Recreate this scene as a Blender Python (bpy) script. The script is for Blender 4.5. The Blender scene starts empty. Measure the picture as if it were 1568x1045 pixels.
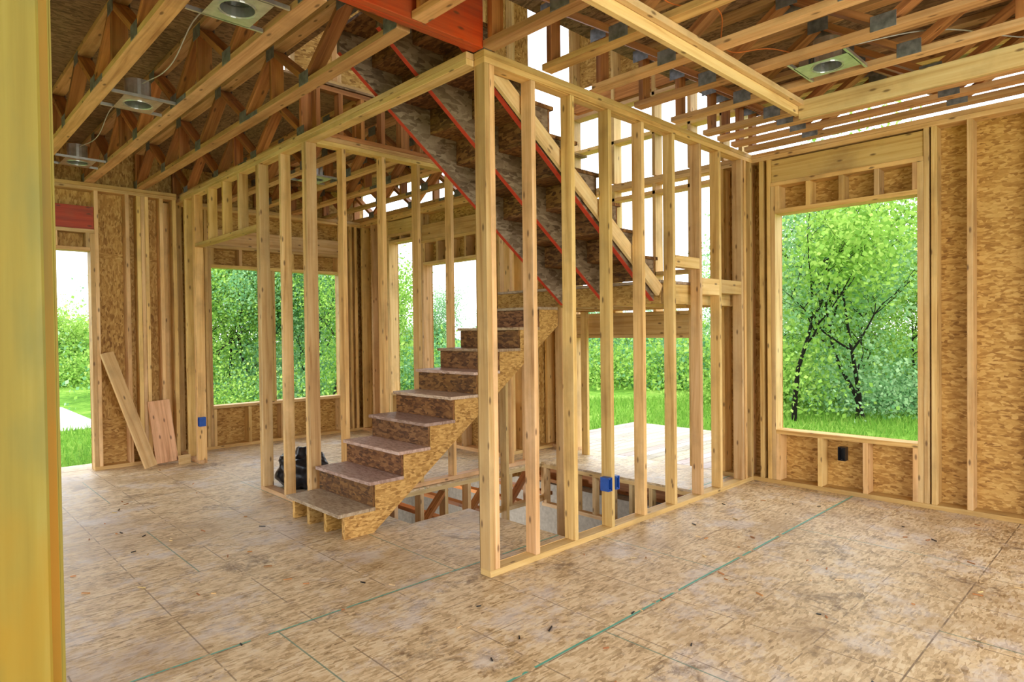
import bpy, math, random
import numpy as np
from mathutils import Vector, Matrix, noise
random.seed(7)
S = bpy.context.scene
try:
    S.view_settings.view_transform = 'Standard'
    S.view_settings.look = 'None'
except Exception: pass

# ------------------------------------------------------------ materials
class N:
    def __init__(s, name):
        s.m = bpy.data.materials.new(name); s.m.use_nodes = True
        s.t = s.m.node_tree; s.t.nodes.clear()
        s.out = s.t.nodes.new('ShaderNodeOutputMaterial')
    def n(s, typ, ins=None, **kw):
        nd = s.t.nodes.new('ShaderNode' + typ)
        for k, v in kw.items(): setattr(nd, k, v)
        if ins:
            for k, v in ins.items():
                sk = nd.inputs[k]
                if isinstance(v, bpy.types.NodeSocket): s.t.links.new(v, sk)
                else: sk.default_value = v
        return nd
    def math(s, op, a, b=0.0, c=None):
        nd = s.n('Math', {0: a, 1: b}, operation=op)
        if c is not None: nd.inputs[2].default_value = c
        return nd.outputs[0]
    def ramp(s, fac, stops):
        nd = s.n('ValToRGB', {0: fac}); e = nd.color_ramp.elements
        while len(e) > 1: e.remove(e[0])
        e[0].position = stops[0][0]; e[0].color = (*stops[0][1], 1)
        for p, c in stops[1:]:
            x = e.new(p); x.color = (*c, 1)
        return nd.outputs[0]
    def mix(s, f, a, b, mode='MIX'):
        nd = s.n('Mix', data_type='RGBA', blend_type=mode)
        for k, v in ((0, f), (6, a), (7, b)):
            if isinstance(v, bpy.types.NodeSocket): s.t.links.new(v, nd.inputs[k])
            else: nd.inputs[k].default_value = v if k == 0 else (*v, 1)
        return nd.outputs[2]
    def fin(s, col, rough=.6, bump=None, bs=.2, metal=0, spec=.4):
        p = s.n('BsdfPrincipled')
        for k, v in (('Base Color', col), ('Roughness', rough), ('Metallic', metal)):
            if isinstance(v, bpy.types.NodeSocket): s.t.links.new(v, p.inputs[k])
            else: p.inputs[k].default_value = (*v, 1) if k == 'Base Color' else v
        p.inputs['Specular IOR Level'].default_value = spec
        if bump is not None:
            b = s.n('Bump', {'Height': bump, 'Strength': bs, 'Distance': .01})
            s.t.links.new(b.outputs[0], p.inputs['Normal'])
        s.t.links.new(p.outputs[0], s.out.inputs[0]); return s.m

def wood(name, c1, c2, c3, rough=.62):
    k = N(name); uv = k.n('UVMap').outputs[0]
    mp = k.n('Mapping', {0: uv, 3: (1.3, 34, 1)}).outputs[0]
    g = k.n('TexNoise', {'Vector': mp, 'Scale': 1.0, 'Detail': 5.0, 'Roughness': .6, 'Distortion': .6}).outputs[0]
    mp2 = k.n('Mapping', {0: uv, 3: (.8, 9, 1)}).outputs[0]
    g2 = k.n('TexNoise', {'Vector': mp2, 'Scale': 1.0, 'Detail': 3.0, 'Distortion': 1.2}).outputs[0]
    f = k.math('ADD', k.math('MULTIPLY', g, .6), k.math('MULTIPLY', g2, .4))
    col = k.ramp(f, [(.32, c3), (.46, c2), (.60, c1)])
    mp3 = k.n('Mapping', {0: uv, 3: (4, 11, 1)}).outputs[0]
    v = k.n('TexVoronoi', {'Vector': mp3, 'Scale': 1.0}, voronoi_dimensions='2D')
    sel = k.math('GREATER_THAN', k.n('SeparateColor', {0: v.outputs[1]}).outputs[0], .62)
    kn = k.math('MULTIPLY', k.ramp(v.outputs[0], [(.05, (1, 1, 1)), (.12, (0, 0, 0))]), sel)
    col = k.mix(k.math('MULTIPLY', kn, .75), col, (.10, .04, .015))
    at = k.n('Attribute', attribute_name='tone')
    col = k.mix(1.0, col, at.outputs[0], 'MULTIPLY')
    gm = k.n('TexNoise', {'Vector': uv, 'Scale': 2.2, 'Detail': 5.0, 'Roughness': .6}).outputs[0]
    col = k.mix(k.ramp(gm, [(.48, (0, 0, 0)), (.74, (.5, .5, .5))]), col, (.21, .12, .05))
    return k.fin(col, rough, f, .12)

def osb(name, c1, c2, c3, c4, sc=1.0, rough=.6, spec=.3):
    k = N(name); uv = k.n('UVMap').outputs[0]
    def lay(rot, sx, sy):
        mp = k.n('Mapping', {0: uv, 2: (0, 0, rot), 3: (sx * sc, sy * sc, 1)}).outputs[0]
        v = k.n('TexVoronoi', {'Vector': mp, 'Scale': 1.0}, voronoi_dimensions='2D')
        sp = k.n('SeparateColor', {0: v.outputs[1]})
        return sp.outputs[0], sp.outputs[1]
    a, am = lay(.5, 14, 42); b, bm = lay(-.8, 15, 46); c, cm = lay(1.5, 16, 40); d, dm = lay(2.4, 22, 60)
    x = k.n('Mix', {0: k.math('GREATER_THAN', am, .5), 2: a, 3: b}).outputs[0]
    x = k.n('Mix', {0: k.math('GREATER_THAN', bm, .6), 2: x, 3: c}).outputs[0]
    x = k.n('Mix', {0: k.math('GREATER_THAN', cm, .65), 2: x, 3: d}).outputs[0]
    nz = k.n('TexNoise', {'Vector': uv, 'Scale': 1.6, 'Detail': 5.0}).outputs[0]
    nf = k.n('TexNoise', {'Vector': uv, 'Scale': 45.0, 'Detail': 3.0}).outputs[0]
    x2 = k.math('ADD', k.math('ADD', k.math('MULTIPLY', x, .55), k.math('MULTIPLY', nz, .35)), k.math('MULTIPLY', nf, .2))
    col = k.ramp(x2, [(.18, c4), (.36, c3), (.6, c2), (.92, c1)])
    at = k.n('Attribute', attribute_name='tone')
    col = k.mix(1.0, col, at.outputs[0], 'MULTIPLY')
    return k.fin(col, rough, x2, .15, spec=spec)

def plain(name, c, rough=.5, metal=0, var=.15):
    k = N(name); tc = k.n('TexCoord').outputs[3]
    nz = k.n('TexNoise', {'Vector': tc, 'Scale': 25.0, 'Detail': 4.0}).outputs[0]
    col = k.ramp(nz, [(.3, tuple(x * (1 - var) for x in c)), (.7, tuple(min(1, x * (1 + var)) for x in c))])
    return k.fin(col, rough, nz, .05, metal)

M_STUD = wood('stud_lumber', (.88, .64, .32), (.77, .51, .21), (.52, .28, .09))
M_TRUSS = wood('truss_web_lumber', (.66, .31, .11), (.46, .19, .06), (.24, .085, .03))
M_CHORD = wood('truss_chord_lumber', (.84, .55, .29), (.68, .40, .19), (.42, .20, .07))
M_PALE = wood('pale_lumber', (.90, .72, .43), (.82, .60, .32), (.64, .40, .18))
M_DECKW = wood('pale_deck_board', (.66, .62, .56), (.58, .52, .45), (.46, .39, .32))  # board colour paled to imitate overexposed daylight on the deck
M_OSB = osb('osb_sheathing', (.72, .48, .17), (.56, .33, .09), (.40, .21, .05), (.19, .08, .018), 1.3)
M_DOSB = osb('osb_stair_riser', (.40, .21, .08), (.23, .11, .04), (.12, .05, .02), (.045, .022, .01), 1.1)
M_SOSB = osb('lvl_stringer', (.76, .50, .18), (.60, .36, .11), (.42, .23, .06), (.22, .10, .025), 1.5)
M_GOSB = osb('osb_grey_face', (.50, .41, .30), (.34, .26, .18), (.22, .155, .10), (.09, .06, .04), .8)
M_TREAD = osb('osb_tread', (.70, .58, .48), (.60, .46, .36), (.47, .34, .25), (.28, .18, .12), 1.3, .5)
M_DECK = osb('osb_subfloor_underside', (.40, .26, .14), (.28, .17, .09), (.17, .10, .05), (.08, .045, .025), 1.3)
M_ORANGE = wood('orange_lvl', (.72, .10, .015), (.55, .06, .01), (.36, .035, .008), .45)
M_RED = plain('red_edge_paint', (.55, .05, .02), .6)
M_METAL = plain('galvanised_plate', (.24, .25, .27), .45, .5, .35)
M_SILVER = plain('silver_can', (.62, .63, .65), .3, .85)
M_BLACK = plain('black_plastic', (.012, .012, .015), .3)
M_BLUE = plain('blue_plastic', (.02, .09, .40), .4)
M_CONC = plain('concrete', (.50, .49, .46), .9)
M_CABLE = plain('orange_cable', (.6, .16, .03), .5)
M_CABLE2 = plain('white_cable', (.55, .55, .52), .5)

k = N('yellow_stained_lumber'); uv = k.n('UVMap').outputs[0]
mp = k.n('Mapping', {0: uv, 3: (1.2, 30, 1)}).outputs[0]
g = k.n('TexNoise', {'Vector': mp, 'Scale': 1.0, 'Detail': 4.0}).outputs[0]
col = k.ramp(g, [(.3, (.21, .155, .024)), (.6, (.28, .22, .040)), (.75, (.33, .27, .07))])
mp = k.n('Mapping', {0: uv, 3: (1.8, 5, 1)}).outputs[0]
g2 = k.n('TexNoise', {'Vector': mp, 'Scale': 1.0, 'Detail': 5.0}).outputs[0]
col = k.mix(k.ramp(g2, [(.50, (0, 0, 0)), (.64, (.7, .7, .7))]), col, (.35, .19, .012))
col = k.mix(k.ramp(g2, [(.34, (.75, .75, .75)), (.46, (0, 0, 0))]), col, (.155, .16, .05))
at = k.n('Attribute', attribute_name='tone')
col = k.mix(1.0, col, at.outputs[0], 'MULTIPLY')
M_YEL = k.fin(col, .6, g, .15, spec=.2)

# floor
k = N('floor_osb'); uv = k.n('UVMap').outputs[0]
def lay(rot, sx, sy):
    mp = k.n('Mapping', {0: uv, 2: (0, 0, rot), 3: (sx, sy, 1)}).outputs[0]
    v = k.n('TexVoronoi', {'Vector': mp, 'Scale': 1.0}, voronoi_dimensions='2D')
    sp = k.n('SeparateColor', {0: v.outputs[1]}); return sp.outputs[0], sp.outputs[1]
a, am = lay(.25, 20, 75); b, bm = lay(-.6, 23, 80); c, cm = lay(1.3, 22, 78)
x = k.n('Mix', {0: k.math('GREATER_THAN', am, .5), 2: a, 3: b}).outputs[0]
x = k.n('Mix', {0: k.math('GREATER_THAN', bm, .7), 2: x, 3: c}).outputs[0]
nz3 = k.n('TexNoise', {'Vector': uv, 'Scale': 7.0, 'Detail': 9.0, 'Roughness': .78}).outputs[0]
v = k.math('ADD', k.math('MULTIPLY', x, .24), k.math('MULTIPLY', nz3, .78))
col = k.ramp(v, [(.32, (.26, .165, .07)), (.42, (.52, .365, .185)), (.55, (.74, .57, .335)), (.76, (.86, .75, .53))])
mpw = k.n('Mapping', {0: uv, 1: (7.3, 2.1, 0)}).outputs[0]
nzw = k.n('TexNoise', {'Vector': mpw, 'Scale': 2.2, 'Detail': 10.0, 'Roughness': .75}).outputs[0]
col = k.mix(k.ramp(nzw, [(.51, (0, 0, 0)), (.60, (.5, .5, .5))]), col, (.70, .67, .67))
mpg = k.n('Mapping', {0: uv, 1: (3.1, 8.4, 0)}).outputs[0]
nzg = k.n('TexNoise', {'Vector': mpg, 'Scale': .8, 'Detail': 8.0, 'Roughness': .68}).outputs[0]
col = k.mix(k.ramp(nzg, [(.50, (0, 0, 0)), (.64, (.6, .6, .6))]), col, (.36, .225, .10))
nz4 = k.n('TexNoise', {'Vector': uv, 'Scale': 2.0, 'Detail': 11.0, 'Roughness': .78, 'Distortion': .6}).outputs[0]
col = k.mix(k.ramp(nz4, [(.56, (0, 0, 0)), (.64, (.78, .78, .78))]), col, (.16, .09, .045))
sx = k.n('SeparateXYZ', {0: uv}); X = sx.outputs[0]; Y = sx.outputs[1]
def line(sock, period, phase, half):
    q = k.math('PINGPONG', k.math('ADD', sock, phase), period / 2)
    return k.math('LESS_THAN', q, half)
wob = k.n('TexNoise', {'Vector': uv, 'Scale': 7.0, 'Detail': 2.0}).outputs[0]
s1 = k.math('MULTIPLY', line(Y, 1.11, -1.87, .004), k.math('GREATER_THAN', wob, .38))
col = k.mix(k.math('MULTIPLY', s1, .5), col, (.12, .07, .04))
s2 = k.math('MULTIPLY', line(X, .49, -.01, .0036), k.math('GREATER_THAN', wob, .46))
col = k.mix(k.math('MULTIPLY', s2, .6), col, (.14, .08, .045))
s3 = k.math('MULTIPLY', line(Y, .37, -1.87, .0032), k.math('GREATER_THAN', wob, .50))
col = k.mix(k.math('MULTIPLY', s3, .6), col, (.15, .085, .045))
row = k.math('FLOOR', k.math('DIVIDE', k.math('SUBTRACT', Y, 1.87), 1.11))
par = k.math('MULTIPLY', k.math('PINGPONG', row, 1.0), 1.1)
xx = k.math('ADD', X, par)
s4 = line(xx, 2.2, -3.5, .004)
col = k.mix(k.math('MULTIPLY', s4, .7), col, (.06, .22, .17))
t1 = k.math('LESS_THAN', k.math('ABSOLUTE', k.math('SUBTRACT', Y, 1.882)), .0065)
t2 = k.math('LESS_THAN', k.math('ABSOLUTE', k.math('SUBTRACT', Y, 2.99)), .005)
tt = k.math('MULTIPLY', k.math('MAXIMUM', t1, t2), k.math('GREATER_THAN', wob, .40))
col = k.mix(k.math('MULTIPLY', tt, .9), col, (.03, .40, .31))
rg = k.ramp(nz3, [(.3, (.40, .40, .40)), (.7, (.60, .60, .60))])
M_FLOOR = k.fin(col, rg, v, .2, spec=.55)

k = N('grass_ground'); tc = k.n('TexCoord').outputs[3]
g1 = k.n('TexNoise', {'Vector': tc, 'Scale': .5, 'Detail': 7.0}).outputs[0]
g2 = k.n('TexNoise', {'Vector': tc, 'Scale': 6.0, 'Detail': 9.0, 'Roughness': .8}).outputs[0]
f = k.math('ADD', k.math('MULTIPLY', g1, .45), k.math('MULTIPLY', g2, .6))
col = k.ramp(f, [(.40, (.04, .10, .012)), (.50, (.10, .23, .025)), (.58, (.19, .34, .05)), (.70, (.36, .44, .12))])
M_GRASS = k.fin(col, .95, g2, 1.0, spec=.05)
def leafmat(name, a, b, c):
    k = N(name)
    r = k.n('NewGeometry').outputs['Random Per Island']
    o = k.n('ObjectInfo').outputs['Random']
    f = k.math('ADD', k.math('MULTIPLY', r, .6), k.math('MULTIPLY', o, .4))
    col = k.ramp(f, [(.1, a), (.5, b), (.95, c)])
    d = k.n('BsdfDiffuse', {0: col}); t = k.n('BsdfTranslucent', {0: col})
    mx = k.n('MixShader', {0: .4, 1: d.outputs[0], 2: t.outputs[0]})
    k.t.links.new(mx.outputs[0], k.out.inputs[0]); return k.m
M_LEAF = leafmat('leaf_green', (.13, .30, .05), (.32, .53, .10), (.56, .74, .20))
M_LEAF2 = leafmat('leaf_green_cool', (.09, .26, .12), (.24, .46, .20), (.46, .66, .36))
M_GRASSB = leafmat('grass_blade', (.12, .28, .04), (.24, .44, .07), (.42, .56, .14))
M_BARK = wood('bark', (.34, .30, .26), (.24, .21, .18), (.13, .11, .10), .9)

# ------------------------------------------------------------ mesh builder
class MB:
    def __init__(s, name, mats, parent=None):
        s.name, s.mats, s.parent = name, mats, parent
        s.v, s.f, s.uv, s.tn, s.mi = [], [], [], [], []
    def tone(s, amt=.24):
        b = 1 - random.random() * amt * 1.6 + .06
        return (b, b * (1 - random.random() * .11), b * (1 - random.random() * .28), 1)
    def box(s, x0, x1, y0, y1, z0, z1, m=0, M=None, off=None, tone=None):
        lo = [min(x0, x1), min(y0, y1), min(z0, z1)]; hi = [max(x0, x1), max(y0, y1), max(z0, z1)]
        d = [hi[i] - lo[i] for i in range(3)]; g = d.index(max(d))
        if off is None: off = (random.random() * 60, random.random() * 60)
        tone = tone or s.tone()
        for a in range(3):
            b, c = (a + 1) % 3, (a + 2) % 3
            for side in (0, 1):
                q = [(0, 0), (1, 0), (1, 1), (0, 1)]
                if not side: q = q[::-1]
                ids = []
                for (i, j) in q:
                    p = [0, 0, 0]; p[a] = hi[a] if side else lo[a]
                    p[b] = hi[b] if i else lo[b]; p[c] = hi[c] if j else lo[c]
                    if g == c: u, w = p[c], p[b]
                    else: u, w = p[b], p[c]
                    if off == 0:
                        if a == 2: u, w = p[0], p[1]
                        s.uv.append((u, w))
                    else: s.uv.append((u + off[0], w + off[1] + a * .37))
                    ids.append(len(s.v))
                    P = Vector(p)
                    s.v.append(tuple(M @ P) if M else tuple(P))
                s.f.append(ids); s.mi.append(m); s.tn += [tone] * 4
    def beam(s, p0, p1, w, h, side=(1, 0, 0), m=0):
        p0, p1 = Vector(p0), Vector(p1); d = (p1 - p0); L = d.length; d.normalize()
        sd = Vector(side); sd = (sd - d * sd.dot(d)).normalized(); up = d.cross(sd)
        M = Matrix(((d.x, sd.x, up.x, p0.x), (d.y, sd.y, up.y, p0.y), (d.z, sd.z, up.z, p0.z), (0, 0, 0, 1)))
        s.box(0, L, -w / 2, w / 2, -h / 2, h / 2, m, M)
    def prism(s, poly, y0, y1, m=0, edge_m=None):
        n = len(poly); t = s.tone(); off = (random.random() * 30, random.random() * 30)
        def put(pts, uvs, mm):
            ids = []
            for p, q in zip(pts, uvs):
                ids.append(len(s.v)); s.v.append(p); s.uv.append((q[0] + off[0], q[1] + off[1])); s.tn.append(t)
            s.f.append(ids); s.mi.append(mm)
        put([(x, y0, z) for x, z in poly], poly, m)
        put([(x, y1, z) for x, z in poly[::-1]], poly[::-1], m)
        for i in range(n):
            (xa, za), (xb, zb) = poly[i], poly[(i + 1) % n]
            L = math.hypot(xb - xa, zb - za)
            mm = m
            if edge_m is not None and i in edge_m[0]: mm = edge_m[1]
            put([(xa, y1, za), (xb, y1, zb), (xb, y0, zb), (xa, y0, za)], [(0, 0), (L, 0), (L, .04), (0, .04)], mm)
    def cyl(s, c, r, z0, z1, n=20, m=0, top=True, bot=True, flip=False):
        t = (1, 1, 1, 1); b = len(s.v)
        for z in (z0, z1):
            for i in range(n):
                a = 2 * math.pi * i / n; s.v.append((c[0] + r * math.cos(a), c[1] + r * math.sin(a), z))
        fs = [[b + i, b + (i + 1) % n, b + n + (i + 1) % n, b + n + i] for i in range(n)]
        if bot: fs.append([b + i for i in range(n)][::-1])
        if top: fs.append([b + n + i for i in range(n)])
        for f in fs:
            s.f.append(f); s.mi.append(m)
            for _ in f: s.uv.append((0, 0)); s.tn.append(t)
    def build(s, bevel=0.0):
        me = bpy.data.meshes.new(s.name); me.from_pydata(s.v, [], s.f)
        for m in s.mats: me.materials.append(m)
        ul = me.uv_layers.new(name='UVMap'); ul.data.foreach_set('uv', np.array(s.uv, dtype=np.float32).ravel())
        ca = me.color_attributes.new('tone', 'FLOAT_COLOR', 'CORNER')
        ca.data.foreach_set('color', np.array(s.tn, dtype=np.float32).ravel())
        me.polygons.foreach_set('material_index', s.mi); me.update()
        ob = bpy.data.objects.new(s.name, me); S.collection.objects.link(ob)
        if bevel:
            import bmesh
            bm = bmesh.new(); bm.from_mesh(me); bmesh.ops.remove_doubles(bm, verts=bm.verts, dist=1e-6)
            bm.to_mesh(me); bm.free()
            md = ob.modifiers.new('edge', 'BEVEL'); md.width = bevel; md.segments = 1; md.limit_method = 'ANGLE'
        if s.parent: ob.parent = s.parent
        return ob

def sheet(mb, axis, c0, c1, a0, a1, b0, b1, holes, m=0, off=0):
    A = sorted({a0, a1, *[h for hh in holes for h in hh[:2] if a0 < h < a1]})
    B = sorted({b0, b1, *[h for hh in holes for h in hh[2:] if b0 < h < b1]})
    for i in range(len(A) - 1):
        for j in range(len(B) - 1):
            ca, cb = (A[i] + A[i + 1]) / 2, (B[j] + B[j + 1]) / 2
            if any(h[0] < ca < h[1] and h[2] < cb < h[3] for h in holes): continue
            r = (A[i], A[i + 1], B[j], B[j + 1])
            if axis == 0: mb.box(c0, c1, r[0], r[1], r[2], r[3], m, off=(.1, .1), tone=(1, 1, 1, 1))
            if axis == 1: mb.box(r[0], r[1], c0, c1, r[2], r[3], m, off=(.1, .1), tone=(1, 1, 1, 1))
            if axis == 2: mb.box(r[0], r[1], r[2], r[3], c0, c1, m, off=off, tone=(1, 1, 1, 1))

T = .038
H = 3.05
HP = H - 2 * T
def fb(mb, ax, p0, p1, t0, t1, z0, z1, m=0):
    if ax == 'x': mb.box(p0, p1, t0, t1, z0, z1, m)
    else: mb.box(t0, t1, p0, p1, z0, z1, m)
def stud(mb, ax, p, t0, t1, z0=T, z1=HP, m=0):
    fb(mb, ax, p - T / 2, p + T / 2, t0, t1, z0, z1, m)
def plates(mb, ax, a, b, t0, t1, gaps=()):
    xs = [a]
    for g0, g1 in gaps: xs += [g0, g1]
    xs.append(b)
    for i in range(0, len(xs), 2):
        if xs[i + 1] - xs[i] > .05: fb(mb, ax, xs[i], xs[i + 1], t0, t1, 0, T)
    fb(mb, ax, a, b, t0, t1, HP, HP + T - .001); fb(mb, ax, a, b, t0, t1, HP + T, H)
def window(mb, ax, a, b, t0, t1, z0, z1, hz0, hz1, crip=.28, hm=0):
    for p in (a - T / 2, b + T / 2):
        stud(mb, ax, p, t0, t1, T, hz0 - T)
    for p in (a - 1.5 * T - .002, b + 1.5 * T + .002): stud(mb, ax, p, t0, t1, T, HP)
    n = max(1, round((b - a) / .4))
    if z0 > .1:
        fb(mb, ax, a, b, t0, t1, z0 - T, z0)
        for i in range(n + 1):
            stud(mb, ax, a + T / 2 + (b - a - T) * i / n, t0, t1, T, z0 - T)
    fb(mb, ax, a, b, t0, t1, z1, z1 + T)
    if hz0 - T > z1 + T + .03:
        n2 = max(1, round((b - a) / crip))
        for i in range(n2 + 1):
            stud(mb, ax, a + T / 2 + (b - a - T) * i / n2, t0, t1, z1 + T, hz0 - T)
        fb(mb, ax, a - T, b + T, t0, t1, hz0 - T, hz0)
    s = t0 + .012 if t1 > t0 else t0 - .012
    fb(mb, ax, a - T, b + T, s, t0 + (t1 - t0) * .6, hz0, hz1, hm)

# ------------------------------------------------------------ floor, ground
HA = (2.75, 5.06, 3.96, 4.80); HB = (3.32, 5.06, 2.92, 3.97)
fl = MB('floor', [M_FLOOR])
sheet(fl, 2, -.02, 0, -3.2, 5.95, -3.2, 8.45, [HA, HB, (5.09, 5.95, 5.44, 8.45)])
fl.build()
fr = MB('foundation', [M_CONC])
for r in ((-3.2, 5.95, -3.2, -3.0), (-3.2, -3.0, -3.0, 8.45), (-3.0, 5.95, 8.25, 8.45), (5.75, 5.95, -3.0, 8.25)):
    fr.box(*r, -2.75, -.45)
fr.box(-3.0, 5.75, -3.0, 8.25, -2.85, -2.75)
fr.build()
ft = MB('floor_truss', [M_TRUSS, M_METAL, M_PALE])
def ftruss_x(y, a, b, m=2):
    ft.box(a, b, y, y + .089, -.062, -.022, m); ft.box(a, b, y, y + .089, -.44, -.40, m)
    n = round((b - a) / .3)
    for i in range(n + 1):
        x = a + .02 + (b - a - .04) * i / n; ft.box(x - T / 2, x + T / 2, y, y + .089, -.40, -.062, m)
        if i < n and i % 2: ft.beam((x, y + .045, -.39), (x + .3, y + .045, -.07), .089, .03, (0, 1, 0))
ftruss_x(4.81, 2.6, 5.2); ftruss_x(3.865, 2.2, 3.31); ftruss_x(2.825, 2.2, 5.06)
for i in range(9):
    y = 2.93 + i * .225; ft.box(5.065, 5.13, y, y + T, -.44, -.062, 2)
ft.box(5.065, 5.13, 2.92, 4.80, -.06, -.022, 2); ft.box(5.065, 5.13, 2.92, 4.80, -.48, -.442, 2)
for x in (2.62, 3.2): ft.box(x, x + .089, 3.97 if x < 3 else 2.93, 4.80 if x < 3 else 3.86, -.44, -.022, 0)
for x in np.arange(-3, 5.9, .49):
    ft.box(x - .04, x + .04, 4.92, 8.4, -.44, -.40); ft.box(x - .04, x + .04, 4.92, 8.4, -.06, -.022)
    ft.box(x - .04, x + .04, -3.1, 2.80, -.44, -.40); ft.box(x - .04, x + .04, -3.1, 2.80, -.06, -.022)
for r in ((-3.2, 5.95, -3.2, -3.16), (5.91, 5.95, -3.16, 8.45), (-3.2, -3.16, -3.16, 8.45), (-3.16, 5.91, 8.41, 8.45)):
    ft.box(*r, -.44, -.022)
ft.build()
gd = MB('ground_lawn', [M_GRASS])
sheet(gd, 2, -.62, -.6, -90, 120, -90, 120, [(-3.2, 5.95, -3.2, 8.45)])
gd.build()
dk = MB('deck', [M_DECKW, M_STUD])
for i in range(24):
    y = 2.6 + i * .145; dk.box(5.97, 8.6, y, y + .137, -.1, -.065)
for x in (6.2, 7.3, 8.5): dk.box(x, x + .04, 2.6, 6.06, -.27, -.102, 1)
for x in (6.2, 8.5):
    for y in (2.65, 5.95): dk.box(x, x + .09, y, y + .09, -.62, -.27, 1)
dk.build()

# ------------------------------------------------------------ walls
w = MB('wall_right', [M_STUD, M_OSB])
t0, t1 = 5.80, 5.94
plates(w, 'y', -3.2, 5.44, t0, t1, [(3.12, 4.92)])
window(w, 'y', 1.40, 2.53, t0, t1, .50, 2.47, 2.76, 2.96, .27)
for y in (1.06, .65, .25, -.15): stud(w, 'y', y, t0, t1)
stud(w, 'y', 1.29, t0, t1); stud(w, 'y', 2.66, t0, t1); stud(w, 'y', 2.80, t0, t1); stud(w, 'y', 2.86, t0, t1)
window(w, 'y', -1.9, -.6, t0, t1, .50, 2.49, 2.78, 2.96, .27)
for y in (-2.2, -2.6, -3.15): stud(w, 'y', y, t0, t1)
for y in (3.05, 3.40, 4.94, 5.0, 5.2, 5.40): stud(w, 'y', y, t0, t1)
fb(w, 'y', 3.42, 4.92, t0, t1 - .05, 1.38, 1.58); fb(w, 'y', 3.42, 4.92, t0, t1, 1.34, 1.378); fb(w, 'y', 3.42, 4.92, t0, t1, 1.582, 1.62)
fb(w, 'y', 3.07, 3.38, t0, t1, 1.70, 1.738)
fb(w, 'y', 3.07, 4.92, t0, t1, 2.86, 2.90)
fb(w, 'y', 3.42, 4.92, t0, t1, 2.0, 2.04)
for y in (3.82, 4.35): stud(w, 'y', y, t0, t1, 1.62, HP)
w_r = w.build(.0025)
s = MB('sheathing', [M_OSB], w_r)
sheet(s, 0, 5.942, 5.953, -3.2, 5.44, -.3, H, [(1.40, 2.53, .50, 2.47), (-1.9, -.6, .5, 2.49), (3.07, 4.92, 0, 1.34), (3.07, 3.38, 1.3, H), (3.07, 4.92, 1.62, H)])
s.build()
w = MB('wall_alcove', [M_STUD, M_OSB]); t0, t1 = 4.95, 5.09
plates(w, 'y', 5.30, 8.31, t0, t1)
window(w, 'y', 7.00, 7.55, t0, t1, .60, 2.66, 2.78, 2.96, .27)
window(w, 'y', 5.62, 6.76, t0, t1, .60, 2.30, 2.62, 2.82, .27)
for y in (5.33, 5.40, 7.70, 8.0, 8.28): stud(w, 'y', y, t0, t1)
for x in (5.15, 5.3, 5.55): stud(w, 'x', x, 5.30, 5.44)
fb(w, 'x', 5.09, 5.80, 5.30, 5.44, 0, T); fb(w, 'x', 5.09, 5.80, 5.30, 5.44, HP, H)
wa = w.build(.0025)
s = MB('sheathing', [M_OSB], wa)
sheet(s, 0, 5.092, 5.103, 5.44, 8.45, -.3, H, [(7.00, 7.55, .60, 2.66), (5.62, 6.76, .6, 2.30)])
sheet(s, 1, 5.442, 5.453, 5.103, 5.94, -.3, H, [(5.2, 5.7, .6, 2.3)])
s.build()
w = MB('wall_back', [M_STUD, M_OSB, M_ORANGE]); t0, t1 = 8.31, 8.45
plates(w, 'x', 2.36, 5.09, t0, t1)
window(w, 'x', 2.85, 4.62, t0, t1, .54, 2.27, 2.55, 2.75, .35)
for x in (3.62, 4.22):
    stud(w, 'x', x - .02, t0, t1, .54, 2.27); stud(w, 'x', x + .02, t0, t1, .54, 2.27)
for x in (2.42, 2.60, 4.80, 4.88): stud(w, 'x', x, t0, t1)
t0, t1 = 7.95, 8.09
plates(w, 'x', -3.2, 2.36, t0, t1, [(.62, 1.51)])
window(w, 'x', .62, 1.51, t0, t1, 0, 2.33, 2.56, 2.80, .3, 2)
for x in (1.86, 1.97, 2.01, 2.05, 2.20, 2.335, -.3, .1): stud(w, 'x', x, t0, t1)
window(w, 'x', -2.3, -.7, t0, t1, .54, 2.27, 2.55, 2.75, .35)
stud(w, 'y', 8.20, 2.22, 2.355)
wb = w.build(.0025)
s = MB('sheathing', [M_OSB], wb)
sheet(s, 1, 8.452, 8.463, 2.22, 5.10, -.3, H + .45, [(2.85, 4.62, .54, 2.27)])
sheet(s, 1, 8.092, 8.103, -3.2, 2.21, -.3, H + .45, [(.62, 1.51, 0, 2.33), (-2.3, -.7, .54, 2.27)])
s.box(2.20, 2.212, 8.103, 8.45, -.3, 3.5, 0)
s.build()

w = MB('wall_hall_partition', [M_STUD]); t0, t1 = 2.405, 2.495
fb(w, 'y', 2.84, 8.31, t0, t1, HP + T, H); fb(w, 'y', 2.84, 8.31, t0, t1, HP, HP + T - .001)
fb(w, 'y', 4.835, 5.84, t0, t1, 0, T); fb(w, 'y', 7.50, 8.31, t0, t1, 0, T)
for y in (4.86, 4.90, 5.33, 5.78, 5.82): stud(w, 'y', y, t0, t1)
for y in (7.52, 7.56, 7.85, 8.25, 8.29): stud(w, 'y', y, t0, t1)
fb(w, 'y', 5.84, 7.50, t0, t1, 2.40, 2.40 + T)
for y in (6.25, 6.66, 7.07): stud(w, 'y', y, t0, t1, 2.44, HP)
w.build(.0025)
w = MB('wall_stair_far_side', [M_STUD])
plates(w, 'x', 2.50, 4.95, 4.835, 4.925)
for x in (2.74, 3.13, 3.50, 3.89, 4.28, 4.67, 4.92): stud(w, 'x', x, 4.835, 4.925)
w.build(.0025)
w = MB('wall_center_partition', [M_STUD]); t0, t1 = 2.745, 2.835
plates(w, 'x', 2.46, 5.80, t0, t1)
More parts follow.
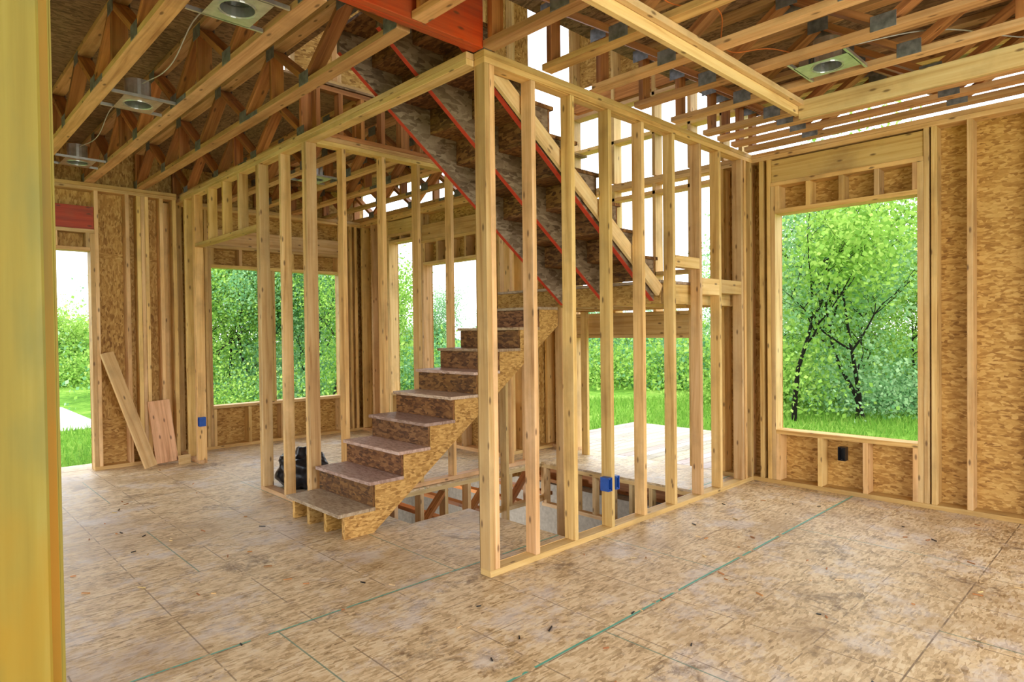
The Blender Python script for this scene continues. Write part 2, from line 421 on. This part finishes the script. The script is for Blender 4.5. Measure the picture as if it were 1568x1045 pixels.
for x in (2.479, 2.518, 2.86, 3.23, 3.63, 4.03, 4.45, 4.86, 5.19, 5.60, 5.66, 5.78): stud(w, 'x', x, t0, t1)
fb(w, 'x', 4.47, 4.84, t0, t1, 1.93, 2.02); fb(w, 'x', 4.88, 5.17, t0, t1, 1.72, 1.86); fb(w, 'x', 5.21, 5.58, t0, t1, 1.74, 1.86)
w.build(.0025)
w = MB('wall_near_partition', [M_YEL, M_STUD])
one = (1, 1, 1, 1)
w.box(.048, .1675, 1.20, 1.238, 0, H, 0, tone=one)
w.box(.10, .188, 1.242, 1.33, T, HP, 0, tone=(1.05, .82, .6, 1))
fb(w, 'x', -3.0, .188, 1.242, 1.33, 0, T, 1); fb(w, 'x', -3.0, .188, 1.242, 1.33, HP, H, 1)
for x in (-.35, -.75, -1.15, -1.55, -1.95, -2.4, -2.8): stud(w, 'x', x, 1.242, 1.33, m=1)
w.build(.004)
w = MB('wall_left', [M_STUD]); plates(w, 'y', -3.2, 7.95, -3.2, -3.06)
for i in range(27): stud(w, 'y', -3.15 + i * .41, -3.2, -3.06)
w.build(.0025)
w = MB('wall_rear', [M_STUD]); plates(w, 'x', -3.06, 5.80, -3.2, -3.06)
for i in range(22): stud(w, 'x', -3.0 + i * .41, -3.2, -3.06)
w.build(.0025)

# ------------------------------------------------------------ ceiling
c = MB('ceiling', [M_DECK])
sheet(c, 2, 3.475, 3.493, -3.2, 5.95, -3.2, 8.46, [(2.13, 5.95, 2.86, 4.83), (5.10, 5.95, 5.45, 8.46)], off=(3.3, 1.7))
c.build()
def truss(X, Y0, Y1, zb=3.052, dp=.42):
    t = MB('ceiling_truss', [M_TRUSS, M_METAL, M_CHORD]); hw = .0445
    t.box(X - hw, X + hw, Y0, Y1, zb, zb + T, 2); t.box(X - hw, X + hw, Y0, Y1, zb + dp - T, zb + dp, 2)
    n = max(2, round((Y1 - Y0 - .1) / .52)); ys = [Y0 + .06 + (Y1 - Y0 - .12) * i / n for i in range(n + 1)]
    a, b = zb + T, zb + dp - T
    for i in range(n):
        up = i % 2 == 0
        q0, q1 = (a + .015, b - .015) if up else (b - .015, a + .015)
        t.beam((X, ys[i] + .02, q0), (X, ys[i + 1] - .02, q1), .089, T)
    for i, y in enumerate(ys):
        if i in (0, n) or i % 4 == 3:
            t.box(X - hw, X + hw, y - T / 2, y + T / 2, a, b)
        bot = i % 2 == 0
        z0 = zb + .004 if bot else zb + dp - .10
        for sx in (-1, 1):
            x0 = X + sx * (hw + .0005); t.box(x0, x0 + sx * .002, y - .065, y + .065, z0, z0 + .085, 1)
    for yy in (Y0 + (Y1 - Y0) * .37,):
        for sx in (-1, 1):
            x0 = X + sx * (hw + .0005); t.box(x0, x0 + sx * .002, yy - .1, yy + .1, zb + .001, zb + .036, 1)
    t.build(.0025)
xs = [-2.9 + .49 * i for i in range(18)] + [5.18, 5.68]
for X in xs:
    truss(X, -3.15, 2.74)
    if X < 2.3: truss(X, 2.88, 8.05)
    elif X < 5.0: truss(X, 4.95, 8.44)
lv = MB('beam_orange_lvl', [M_ORANGE])
lv.box(-3.1, 2.455, 2.745, 2.787, 3.05, 3.46); lv.box(-3.1, 2.455, 2.79, 2.832, 3.05, 3.46)
lv.build(.003)
lv = MB('beam_well_rim', [M_TRUSS])
lv.box(2.50, 5.0, 4.84, 4.92, 3.052, 3.09); lv.box(2.50, 5.0, 4.84, 4.92, 3.43, 3.468)
for i in range(13): lv.box(2.5 + i * .205, 2.538 + i * .205, 4.84, 4.92, 3.09, 3.43)
lv.build(.002)
dbm = MB('beam_dropped_ceiling', [M_PALE])
dbm.box(-.4, 4.72, 1.87, 1.908, 2.955, 3.05); dbm.box(-.4, 4.72, 1.83, 1.868, 3.012, 3.05)
dbm.box(4.68, 4.718, -3.06, 1.868, 2.92, 3.05)
dbm.box(4.722, 4.81, -3.06, 1.868, 3.012, 3.05)
dbm.build(.003)
u = MB('wall_upper_storey', [M_STUD, M_OSB, M_TRUSS])
for (a, b, p, q) in ((2.5, 5.8, 2.745, 2.835), (2.3, 5.1, 4.87, 4.96)):
    u.box(a, b, p, q, 3.495, 3.533); u.box(a, b, p, q, 5.9, 5.97)
    x = a + .02
    while x < b: stud(u, 'x', x, p, q, 3.533, 5.9); x += .41
sheet(u, 1, 4.965, 4.977, 2.3, 5.1, 3.5, 5.97, [(3.35, 3.62, 4.5, 4.95), (4.2, 4.55, 3.9, 4.5), (4.75, 5.0, 3.8, 4.25)], 1)
sheet(u, 0, 5.942, 5.953, -3.2, 5.1, 3.98, 5.97, [(3.45, 3.78, 4.2, 4.6), (4.4, 4.9, 3.9, 4.3)], 1)
u.box(5.82, 5.90, 2.8, 5.1, 3.98, 4.2, 2)
for y in (2.86, 3.05, 3.40, 3.82, 4.35, 4.94, 5.35, 5.8, 6.2, 6.6, 7.0, 7.5, 8.0, 8.4):
    stud(u, 'y', y, 5.80 if y < 5.1 else 4.96, 5.94 if y < 5.1 else 5.10, 3.06 if y < 5.1 else 3.53, 5.9)
for i in range(8): stud(u, 'y', -3 + i * .7, 5.80, 5.94, 3.533, 5.9)
for i in range(12): stud(u, 'x', -3 + i * .7, 8.31, 8.45, 3.533, 5.9)
u.box(5.80, 5.94, -3.2, 5.1, 3.495, 3.533); u.box(5.8, 5.94, 2.8, 5.1, 3.9, 3.94)
u.box(5.80, 5.94, -3.2, 5.44, 5.9, 5.97); u.box(-3.2, 5.1, 8.31, 8.45, 5.9, 5.97)
sheet(u, 2, 6.0, 6.02, -3.4, 6.2, -3.4, 8.7, [], 1)
for i in range(16): u.box(-3.2 + i * .6, -3.16 + i * .6, -3.3, 8.6, 5.97, 6.0)
u.build(.0025)

# ------------------------------------------------------------ stairs
X0, RUN, RISE = 2.19, .247, .183
def flight(name, x0, z0, sgn, n, ys, ya, yb, skip=(), ms=0, bottom_clip=None, redge=False, rm=1):
    st = MB(name, [M_SOSB if not redge else M_GOSB, M_DOSB, M_TREAD, M_RED])
    th = .025
    top = []
    for i in range(n):
        x = x0 + sgn * RUN * i
        top += [(x + sgn * .02, z0 + RISE * i - (th if i else 0)), (x + sgn * .02, z0 + RISE * (i + 1) - th)]
    xe = x0 + sgn * RUN * n + sgn * .02
    top.append((xe, z0 + RISE * n - th))
    sl = RISE / RUN
    low = lambda x: z0 + sl * (x - x0) * sgn + RISE - .37
    bot = [(xe, low(xe))]
    if bottom_clip is not None:
        xc = x0 + sgn * ((bottom_clip - (z0 + RISE - .37)) / sl)
        bot.append((xc, bottom_clip))
    poly = top + bot
    if bottom_clip is not None: poly[0] = (poly[0][0], bottom_clip)
    nt = len(top)
    for y in ys: st.prism(poly, y, y + .04, 0, ((nt,), 3) if redge else None)
    for i in range(n):
        x = x0 + sgn * RUN * i
        zt = z0 + RISE * (i + 1)
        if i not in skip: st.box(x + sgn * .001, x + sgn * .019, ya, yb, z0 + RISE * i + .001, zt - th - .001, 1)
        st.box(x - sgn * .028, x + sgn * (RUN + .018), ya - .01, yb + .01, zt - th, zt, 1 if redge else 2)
    return st
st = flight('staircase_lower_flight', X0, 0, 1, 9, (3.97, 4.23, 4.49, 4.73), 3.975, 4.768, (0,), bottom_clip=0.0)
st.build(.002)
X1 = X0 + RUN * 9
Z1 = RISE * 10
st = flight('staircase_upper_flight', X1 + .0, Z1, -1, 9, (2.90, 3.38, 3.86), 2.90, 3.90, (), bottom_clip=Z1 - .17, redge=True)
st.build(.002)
br = MB('stair_brace_board', [M_PALE])
br.beam((2.60, 2.867, 3.03), (4.42, 2.867, 1.74), .032, .10, (0, 1, 0)); br.build(.003)
ld = MB('stair_landing', [M_SOSB, M_TREAD, M_STUD])
xa, xb, ya, yb = X1 + .03, 5.78, 2.87, 4.80
ld.box(xa, xb, ya, yb, Z1 - .025, Z1, 1)
zt, zb = Z1 - .027, Z1 - .19
ld.box(xa, xa + .04, ya, yb, zb, zt, 0); ld.box(xb - .04, xb, ya, yb, zb, zt, 2)
for y in (ya, 3.4, 3.93, 4.4, yb - .04): ld.box(xa + .041, xb - .041, y, y + .04, zb, zt, 2)
for (x, y, zz) in ((xa, 3.93, -2.75), (xa, 4.70, -2.75), (xb - .09, 4.66, 0)):
    ld.box(x, x + .038, y, y + .089, zz, zb, 2)
ld.build(.002)
bs = MB('staircase_basement', [M_TREAD, M_STUD])
for i in range(9):
    x = 3.4 + i * .23; z = -.02 - .2 * (i + 1)
    bs.box(x, x + .25, 3.1, 3.80, z - .03, z)
bs.beam((3.36, 3.12, -.2), (5.4, 3.12, -2.0), .04, .25, (0, 1, 0), 1); bs.beam((3.36, 3.80, -.2), (5.4, 3.80, -2.0), .04, .25, (0, 1, 0), 1)
bs.build()

# ------------------------------------------------------------ small things
def can(x, y):
    c = MB('recessed_light_housing', [M_SILVER, M_BLACK]); z = 3.052; n = 24
    hx, hy, r = .12, .16, .082
    b = len(c.v)
    for i in range(n):
        a = 2 * math.pi * i / n; cx, cy = math.cos(a), math.sin(a)
        m = max(abs(cx), abs(cy)); c.v.append((x + r * cx, y + r * cy, z)); c.v.append((x + hx * cx / m, y + hy * cy / m, z))
    for i in range(n):
        j = (i + 1) % n; c.f.append([b + 2 * i, b + 2 * j, b + 2 * j + 1, b + 2 * i + 1]); c.mi.append(0)
        for _ in range(4): c.uv.append((0, 0)); c.tn.append((1, 1, 1, 1))
    c.cyl((x, y), r, z, z + .16, n, 0, top=False, bot=False); c.cyl((x, y), r - .006, z + .05, z + .15, n, 1, bot=True)
    c.cyl((x, y), r + .01, z - .004, z, n, 0, top=False, bot=False)
    c.box(x - .195, x + .195, y - .17, y - .155, z, z + .02); c.box(x - .195, x + .195, y + .155, y + .17, z, z + .02)
    c.box(x - .06, x + .04, y + .09, y + .15, z + .005, z + .09)
    c.build()
for p in ((1.265, 3.25), (1.265, 5.06), (1.265, 7.12), (3.225, 6.3), (4.205, 1.5), (-.695, 3.25)): can(*p)

def cable(pts, mat, r=.0035):
    cu = bpy.data.curves.new('electrical_cable', 'CURVE'); cu.dimensions = '3D'; cu.bevel_depth = r; cu.resolution_u = 8
    sp = cu.splines.new('BEZIER'); sp.bezier_points.add(len(pts) - 1)
    for b_, p_ in zip(sp.bezier_points, pts): b_.co = p_; b_.handle_left_type = b_.handle_right_type = 'AUTO'
    cu.materials.append(mat); o = bpy.data.objects.new('electrical_cable', cu); S.collection.objects.link(o)
cable([(4.20, 1.62, 3.14), (4.0, 1.75, 3.18), (3.7, 1.9, 3.13), (3.3, 1.75, 3.19), (2.9, 1.82, 3.12), (2.3, 1.7, 3.2), (1.5, 1.75, 3.13)], M_CABLE)
cable([(1.27, 3.38, 3.14), (1.26, 3.8, 3.22), (1.28, 4.4, 3.12), (1.26, 4.93, 3.16)], M_CABLE2)
cable([(1.27, 5.2, 3.14), (1.25, 5.7, 3.2), (1.28, 6.4, 3.13), (1.26, 6.98, 3.17)], M_CABLE2)
cable([(4.20, 1.40, 3.14), (4.5, 1.0, 3.2), (4.9, .5, 3.12), (5.1, 0, 3.2)], M_CABLE2)

def outlet(x, y, z, ax, mat, w=.055, h=.10, d=.07):
    o = MB('outlet_box', [mat, M_BLACK]); q = .004
    def B(a0, a1, b0, b1, c0, c1, m=0):
        if ax == 'y': o.box(x + a0, x + a1, y + b0, y + b1, z + c0, z + c1, m, tone=(1, 1, 1, 1))
        else: o.box(x + b0, x + b1, y + a0, y + a1, z + c0, z + c1, m, tone=(1, 1, 1, 1))
    B(0, q, 0, d, 0, h); B(w - q, w, 0, d, 0, h); B(q, w - q, 0, d, 0, q); B(q, w - q, 0, d, h - q, h); B(q, w - q, d - q, d, q, h - q)
    B(w / 2 - .006, w / 2 + .006, .004, .012, h - .014, h - .004); B(w / 2 - .006, w / 2 + .006, .004, .012, .004, .014)
    o.build()
outlet(3.560, 2.735, .30, 'y', M_BLUE, .048, .095)
outlet(3.651, 2.735, .30, 'y', M_BLUE, .040, .095)
outlet(5.79, 1.935, .29, 'x', M_BLACK, .06, .115)
outlet(2.398, 7.44, .42, 'x', M_BLUE, .055, .10)
outlet(2.45, 5.352, .62, 'x', M_BLUE, .045, .08, .05)

b = MB('leaning_board', [M_PALE]); b.beam((1.96, 7.62, .02), (1.63, 7.915, 1.25), .13, .035, (1, .25, 0)); b.build(.003)
b = MB('leaning_board', [M_CHORD]); b.beam((2.16, 7.76, .02), (2.12, 7.915, .70), .22, .036, (1, 0, 0)); b.build(.003)
b = MB('lumber_block', [M_STUD]); b.box(2.24, 2.36, 7.62, 7.66, 0, .10); b.build(.003)

import bmesh
bm = bmesh.new(); bmesh.ops.create_icosphere(bm, subdivisions=5, radius=1)
for v in bm.verts:
    p = v.co.copy(); n1 = noise.noise(p * 2.2); n2 = noise.ridged_multi_fractal(p * 3.1, 1, 2, 4, 1, 2)
    r = 1 + .22 * n1 + .07 * n2
    if p.z > .6: r *= 1 - .35 * (p.z - .6) / .4
    q = p * r; q.z = max(q.z, -.72)
    if p.z > .93: q.z += .25
    v.co = Vector((q.x * .20, q.y * .26, (q.z + .72) * .21))
me = bpy.data.meshes.new('garbage_bag'); bm.to_mesh(me); bm.free()
for p in me.polygons: p.use_smooth = True
me.materials.append(M_BLACK)
ob = bpy.data.objects.new('garbage_bag', me); S.collection.objects.link(ob); ob.location = (2.76, 5.72, 0)

sc = MB('wood_scraps', [M_TRUSS, M_PALE, M_BLACK])
rr = random.Random(3)
for i in range(110):
    x, y = rr.uniform(.6, 5.6), rr.uniform(.2, 2.6)
    if i % 3 == 0: x, y = rr.uniform(.5, 2.2), rr.uniform(2.8, 7.5)
    a = rr.uniform(0, 3.14); L = rr.uniform(.01, .05)
    sc.beam((x, y, .004), (x + L * math.cos(a), y + L * math.sin(a), .005), .006, .005, (-math.sin(a), math.cos(a), 0), rr.choice((0, 0, 1, 2)))
sc.build()

# ------------------------------------------------------------ trees, grass
def tree_mesh(name, seed, h, nleaf, spread, crown0, mat, ls=.15, r0=.055):
    R = random.Random(seed); nr = np.random.RandomState(seed)
    V, F, MI = [], [], []; tips = []
    def tube(pts, rads, n=7):
        b = len(V)
        for i, (p, r) in enumerate(zip(pts, rads)):
            d = (pts[min(i + 1, len(pts) - 1)] - pts[max(i - 1, 0)]).normalized()
            s = d.orthogonal().normalized(); t = d.cross(s)
            for j in range(n):
                a = 2 * math.pi * j / n; V.append(tuple(p + (s * math.cos(a) + t * math.sin(a)) * r))
        for i in range(len(pts) - 1):
            for j in range(n):
                F.append([b + i * n + j, b + i * n + (j + 1) % n, b + (i + 1) * n + (j + 1) % n, b + (i + 1) * n + j]); MI.append(0)
    def grow(p, d, L, r, lv):
        k = 5; pts = [p]; rad = [r]
        for i in range(k):
            d = (d + Vector((R.gauss(0, .13), R.gauss(0, .13), R.gauss(.03, .08)))).normalized()
            pts.append(pts[-1] + d * L / k); rad.append(r * (1 - .6 * (i + 1) / k))
        tube(pts, rad, 7 if lv < 2 else 4)
        tips.extend(pts[2 if lv else 3:])
        if lv < 3:
            for i in range((4, 4, 3)[lv]):
                q = pts[R.randint(2, k)]; a = R.uniform(0, 6.28)
                nd = (d * .5 + Vector((math.cos(a) * spread, math.sin(a) * spread, R.uniform(.1, .7)))).normalized()
                grow(q, nd, L * R.uniform(.5, .75), rad[3] * .7, lv + 1)
            grow(pts[-1], d, L * .65, rad[-1], lv + 1)
    for s_ in range(R.choice((1, 2, 2))):
        grow(Vector((s_ * .15, 0, 0)), Vector((R.uniform(-.2, .2), R.uniform(-.2, .2), 1)), h * .40, r0, 0)
    tp = np.array([tuple(t) for t in tips]); tp = tp[tp[:, 2] > crown0]
    c = tp[nr.randint(0, len(tp), nleaf)] + nr.normal(0, .30, (nleaf, 3))
    nl = nleaf // 10; c[:nl] = nr.normal(0, .55, (nl, 3)) + (0, 0, 1.1); c[:nl, 2] = np.abs(c[:nl, 2])
    a = nr.normal(size=(nleaf, 3)); a /= np.linalg.norm(a, axis=1)[:, None]
    b_ = nr.normal(size=(nleaf, 3)); b_ -= (b_ * a).sum(1)[:, None] * a; b_ /= np.linalg.norm(b_, axis=1)[:, None]
    sz = nr.uniform(.6, 1.2, (nleaf, 1)) * ls
    base = len(V)
    P = np.stack([c - a * sz * .5, c + b_ * sz * .35, c + a * sz * .5, c - b_ * sz * .35], 1).reshape(-1, 3)
    V += P.tolist(); F += [[base + 4 * i, base + 4 * i + 1, base + 4 * i + 2, base + 4 * i + 3] for i in range(nleaf)]; MI += [1] * nleaf
    me = bpy.data.meshes.new(name); me.from_pydata(V, [], F); me.materials.append(M_BARK); me.materials.append(mat)
    me.polygons.foreach_set('material_index', MI); me.update(); return me
tm = [tree_mesh('tree_a', 1, 6.4, 11000, .8, .9, M_LEAF, .10), tree_mesh('tree_b', 5, 6.8, 12000, .9, .9, M_LEAF2, .10), tree_mesh('tree_c', 9, 5.8, 11000, 1.0, .7, M_LEAF, .10)]
def shrub_mesh(seed, n, mat):
    nr = np.random.RandomState(seed)
    c = nr.normal(0, 1, (n, 3)) * (.9, .9, .45); c[:, 2] = np.abs(c[:, 2]) * 1.1 + .05
    a = nr.normal(size=(n, 3)); a /= np.linalg.norm(a, axis=1)[:, None]
    b_ = nr.normal(size=(n, 3)); b_ -= (b_ * a).sum(1)[:, None] * a; b_ /= np.linalg.norm(b_, axis=1)[:, None]
    sz = nr.uniform(.6, 1.2, (n, 1)) * .10
    P = np.stack([c - a * sz * .5, c + b_ * sz * .35, c + a * sz * .5, c - b_ * sz * .35], 1).reshape(-1, 3)
    me = bpy.data.meshes.new('shrub_mesh'); me.from_pydata(P.tolist(), [], [[4 * i, 4 * i + 1, 4 * i + 2, 4 * i + 3] for i in range(n)])
    me.materials.append(mat); me.update(); return me
sm = [shrub_mesh(2, 3500, M_LEAF), shrub_mesh(4, 3500, M_LEAF2)]
nr = np.random.RandomState(8); ng = 42000
az = np.radians(nr.uniform(5, 90, ng)); dd = np.sqrt(nr.uniform(7.5 ** 2, 19 ** 2, ng))
gx, gy = dd * np.cos(az), dd * np.sin(az)
keep = ((gx > 6.2) | (gy > 8.7)) & ~((gx < 8.8) & (gy > 2.4) & (gy < 6.3)) & ~((gx < 3.5) & (gy > 16.4))
gx, gy = gx[keep], gy[keep]; ng = len(gx)
an = nr.uniform(0, 3.14, ng); hh = nr.uniform(.06, .20, ng); ww = nr.uniform(.008, .02, ng)
bx, by = np.cos(an) * ww, np.sin(an) * ww; lx, ly = nr.normal(0, .05, ng), nr.normal(0, .05, ng); z0 = np.full(ng, -.6)
P = np.stack([np.stack([gx - bx, gy - by, z0], 1), np.stack([gx + bx, gy + by, z0], 1), np.stack([gx + lx, gy + ly, z0 + hh], 1)], 1).reshape(-1, 3)
me = bpy.data.meshes.new('lawn_grass_blades'); me.from_pydata(P.tolist(), [], np.arange(ng * 3).reshape(-1, 3).tolist()); me.materials.append(M_GRASSB); me.update()
o = bpy.data.objects.new('lawn_grass_blades', me); S.collection.objects.link(o)

tl = bpy.data.objects.new('tree_line', None); S.collection.objects.link(tl)
sl_ = bpy.data.objects.new('shrub_row', None); S.collection.objects.link(sl_)
R = random.Random(11)
def put(me, az, d, s, par, nm, z=-.6):
    o = bpy.data.objects.new(nm, me); S.collection.objects.link(o); a = math.radians(az)
    o.location = (d * math.cos(a), d * math.sin(a), z); o.rotation_euler = (0, 0, R.uniform(0, 6.28)); o.scale = (s, s, s * R.uniform(.9, 1.1)); o.parent = par
put(tm[0], 22.2, 15.2, 1.1, tl, 'maple_tree'); put(tm[1], 17.6, 16.0, 1.0, tl, 'maple_tree')
for az in np.arange(-24, 28, 4.2):
    put(tm[R.randint(0, 2)], az + R.uniform(-1, 1), 19 + R.uniform(0, 3), R.uniform(.75, 1.05), tl, 'maple_tree')
    put(tm[R.randint(0, 2)], az + R.uniform(-1, 1), 26 + R.uniform(0, 5), R.uniform(.95, 1.25), tl, 'maple_tree')
for az in np.arange(61.5, 74, 2.8):
    put(tm[R.randint(0, 2)], az + R.uniform(-.6, .6), 17 + R.uniform(0, 3), R.uniform(.8, 1.0), tl, 'maple_tree')
    put(tm[R.randint(0, 2)], az + R.uniform(-1, 1), 25 + R.uniform(0, 5), R.uniform(1.0, 1.25), tl, 'maple_tree')
for az in np.arange(29.5, 61, 1.7):
    put(tm[R.randint(0, 2)], az, 28 + R.uniform(0, 5), R.uniform(.42, .66), tl, 'maple_tree')
for az in np.arange(29.5, 61, 1.3):
    put(sm[R.randint(0, 1)], az, 22 + R.uniform(0, 7), R.uniform(.8, 1.6), sl_, 'shrub')
for az in list(np.arange(-24, 28, 2.2)) + list(np.arange(61, 75, 2.0)):
    put(sm[R.randint(0, 1)], az, 17 + R.uniform(0, 2.5), R.uniform(.6, 1.1), sl_, 'shrub')
    put(sm[R.randint(0, 1)], az, 23 + R.uniform(0, 6), R.uniform(1.3, 1.9), sl_, 'shrub')
for az in np.arange(76, 130, 1.5):
    put(sm[R.randint(0, 1)], az, 34 + R.uniform(0, 6), R.uniform(2.0, 2.4), sl_, 'shrub')
    put(sm[R.randint(0, 1)], az, 30 + R.uniform(0, 6), R.uniform(1.0, 1.6), sl_, 'shrub')
for az in np.arange(78, 130, 4):
    put(tm[R.randint(0, 2)], az, 33 + R.uniform(0, 4), R.uniform(.5, .7), tl, 'maple_tree')
rd = MB('street', [M_CONC]); rd.box(-25, 3.4, 16.5, 22, -.598, -.58); rd.build()

# ------------------------------------------------------------ light
W = bpy.data.worlds.new('World'); S.world = W; W.use_nodes = True
bg = W.node_tree.nodes['Background']; bg.inputs[0].default_value = (.90, .94, 1, 1); bg.inputs[1].default_value = 3.6
sun = bpy.data.lights.new('sun', 'SUN'); sun.energy = 2.3; sun.angle = .3; sun.color = (1, .96, .88)
so = bpy.data.objects.new('sun', sun); S.collection.objects.link(so)
so.rotation_euler = Vector((.45, .36, -.82)).to_track_quat('-Z', 'Y').to_euler()
def area(nm, loc, tgt, size, e, col):
    l = bpy.data.lights.new(nm, 'AREA'); l.energy = e; l.size = size; l.color = col
    o = bpy.data.objects.new(nm, l); S.collection.objects.link(o); o.location = loc
    o.rotation_euler = (Vector(tgt) - Vector(loc)).to_track_quat('-Z', 'Y').to_euler()
area('area_rear_fill', (1.6, -2.6, 2.0), (3.2, 3.5, 1.0), 2.2, 150, (1, .96, .9))  # added fill light behind the camera, brightens the interior
pl = bpy.data.lights.new('basement_fill_light', 'POINT'); pl.energy = 60; pl.shadow_soft_size = .15; pl.color = (1, .93, .82)  # added point light to brighten the stair pit, no real lamp there
po = bpy.data.objects.new('basement_fill_light', pl); S.collection.objects.link(po); po.location = (4.2, 6.0, -1.0)

# ------------------------------------------------------------ camera
F = Vector((.695, .719, 0)).normalized(); Rt = Vector((F.y, -F.x, 0)); U = Vector((0, 0, 1))
p = math.radians(.88); F2 = F * math.cos(p) - U * math.sin(p); U2 = U * math.cos(p) + F * math.sin(p)
r = math.radians(.69); R3 = Rt * math.cos(r) - U2 * math.sin(r); U3 = U2 * math.cos(r) + Rt * math.sin(r)
cam = bpy.data.cameras.new('Camera'); cam.lens = 22.48; cam.sensor_width = 36; cam.clip_start = .05
co = bpy.data.objects.new('Camera', cam); S.collection.objects.link(co)
co.matrix_world = Matrix(((R3.x, U3.x, -F2.x, 0), (R3.y, U3.y, -F2.y, 0), (R3.z, U3.z, -F2.z, 1.43), (0, 0, 0, 1)))
S.camera = co
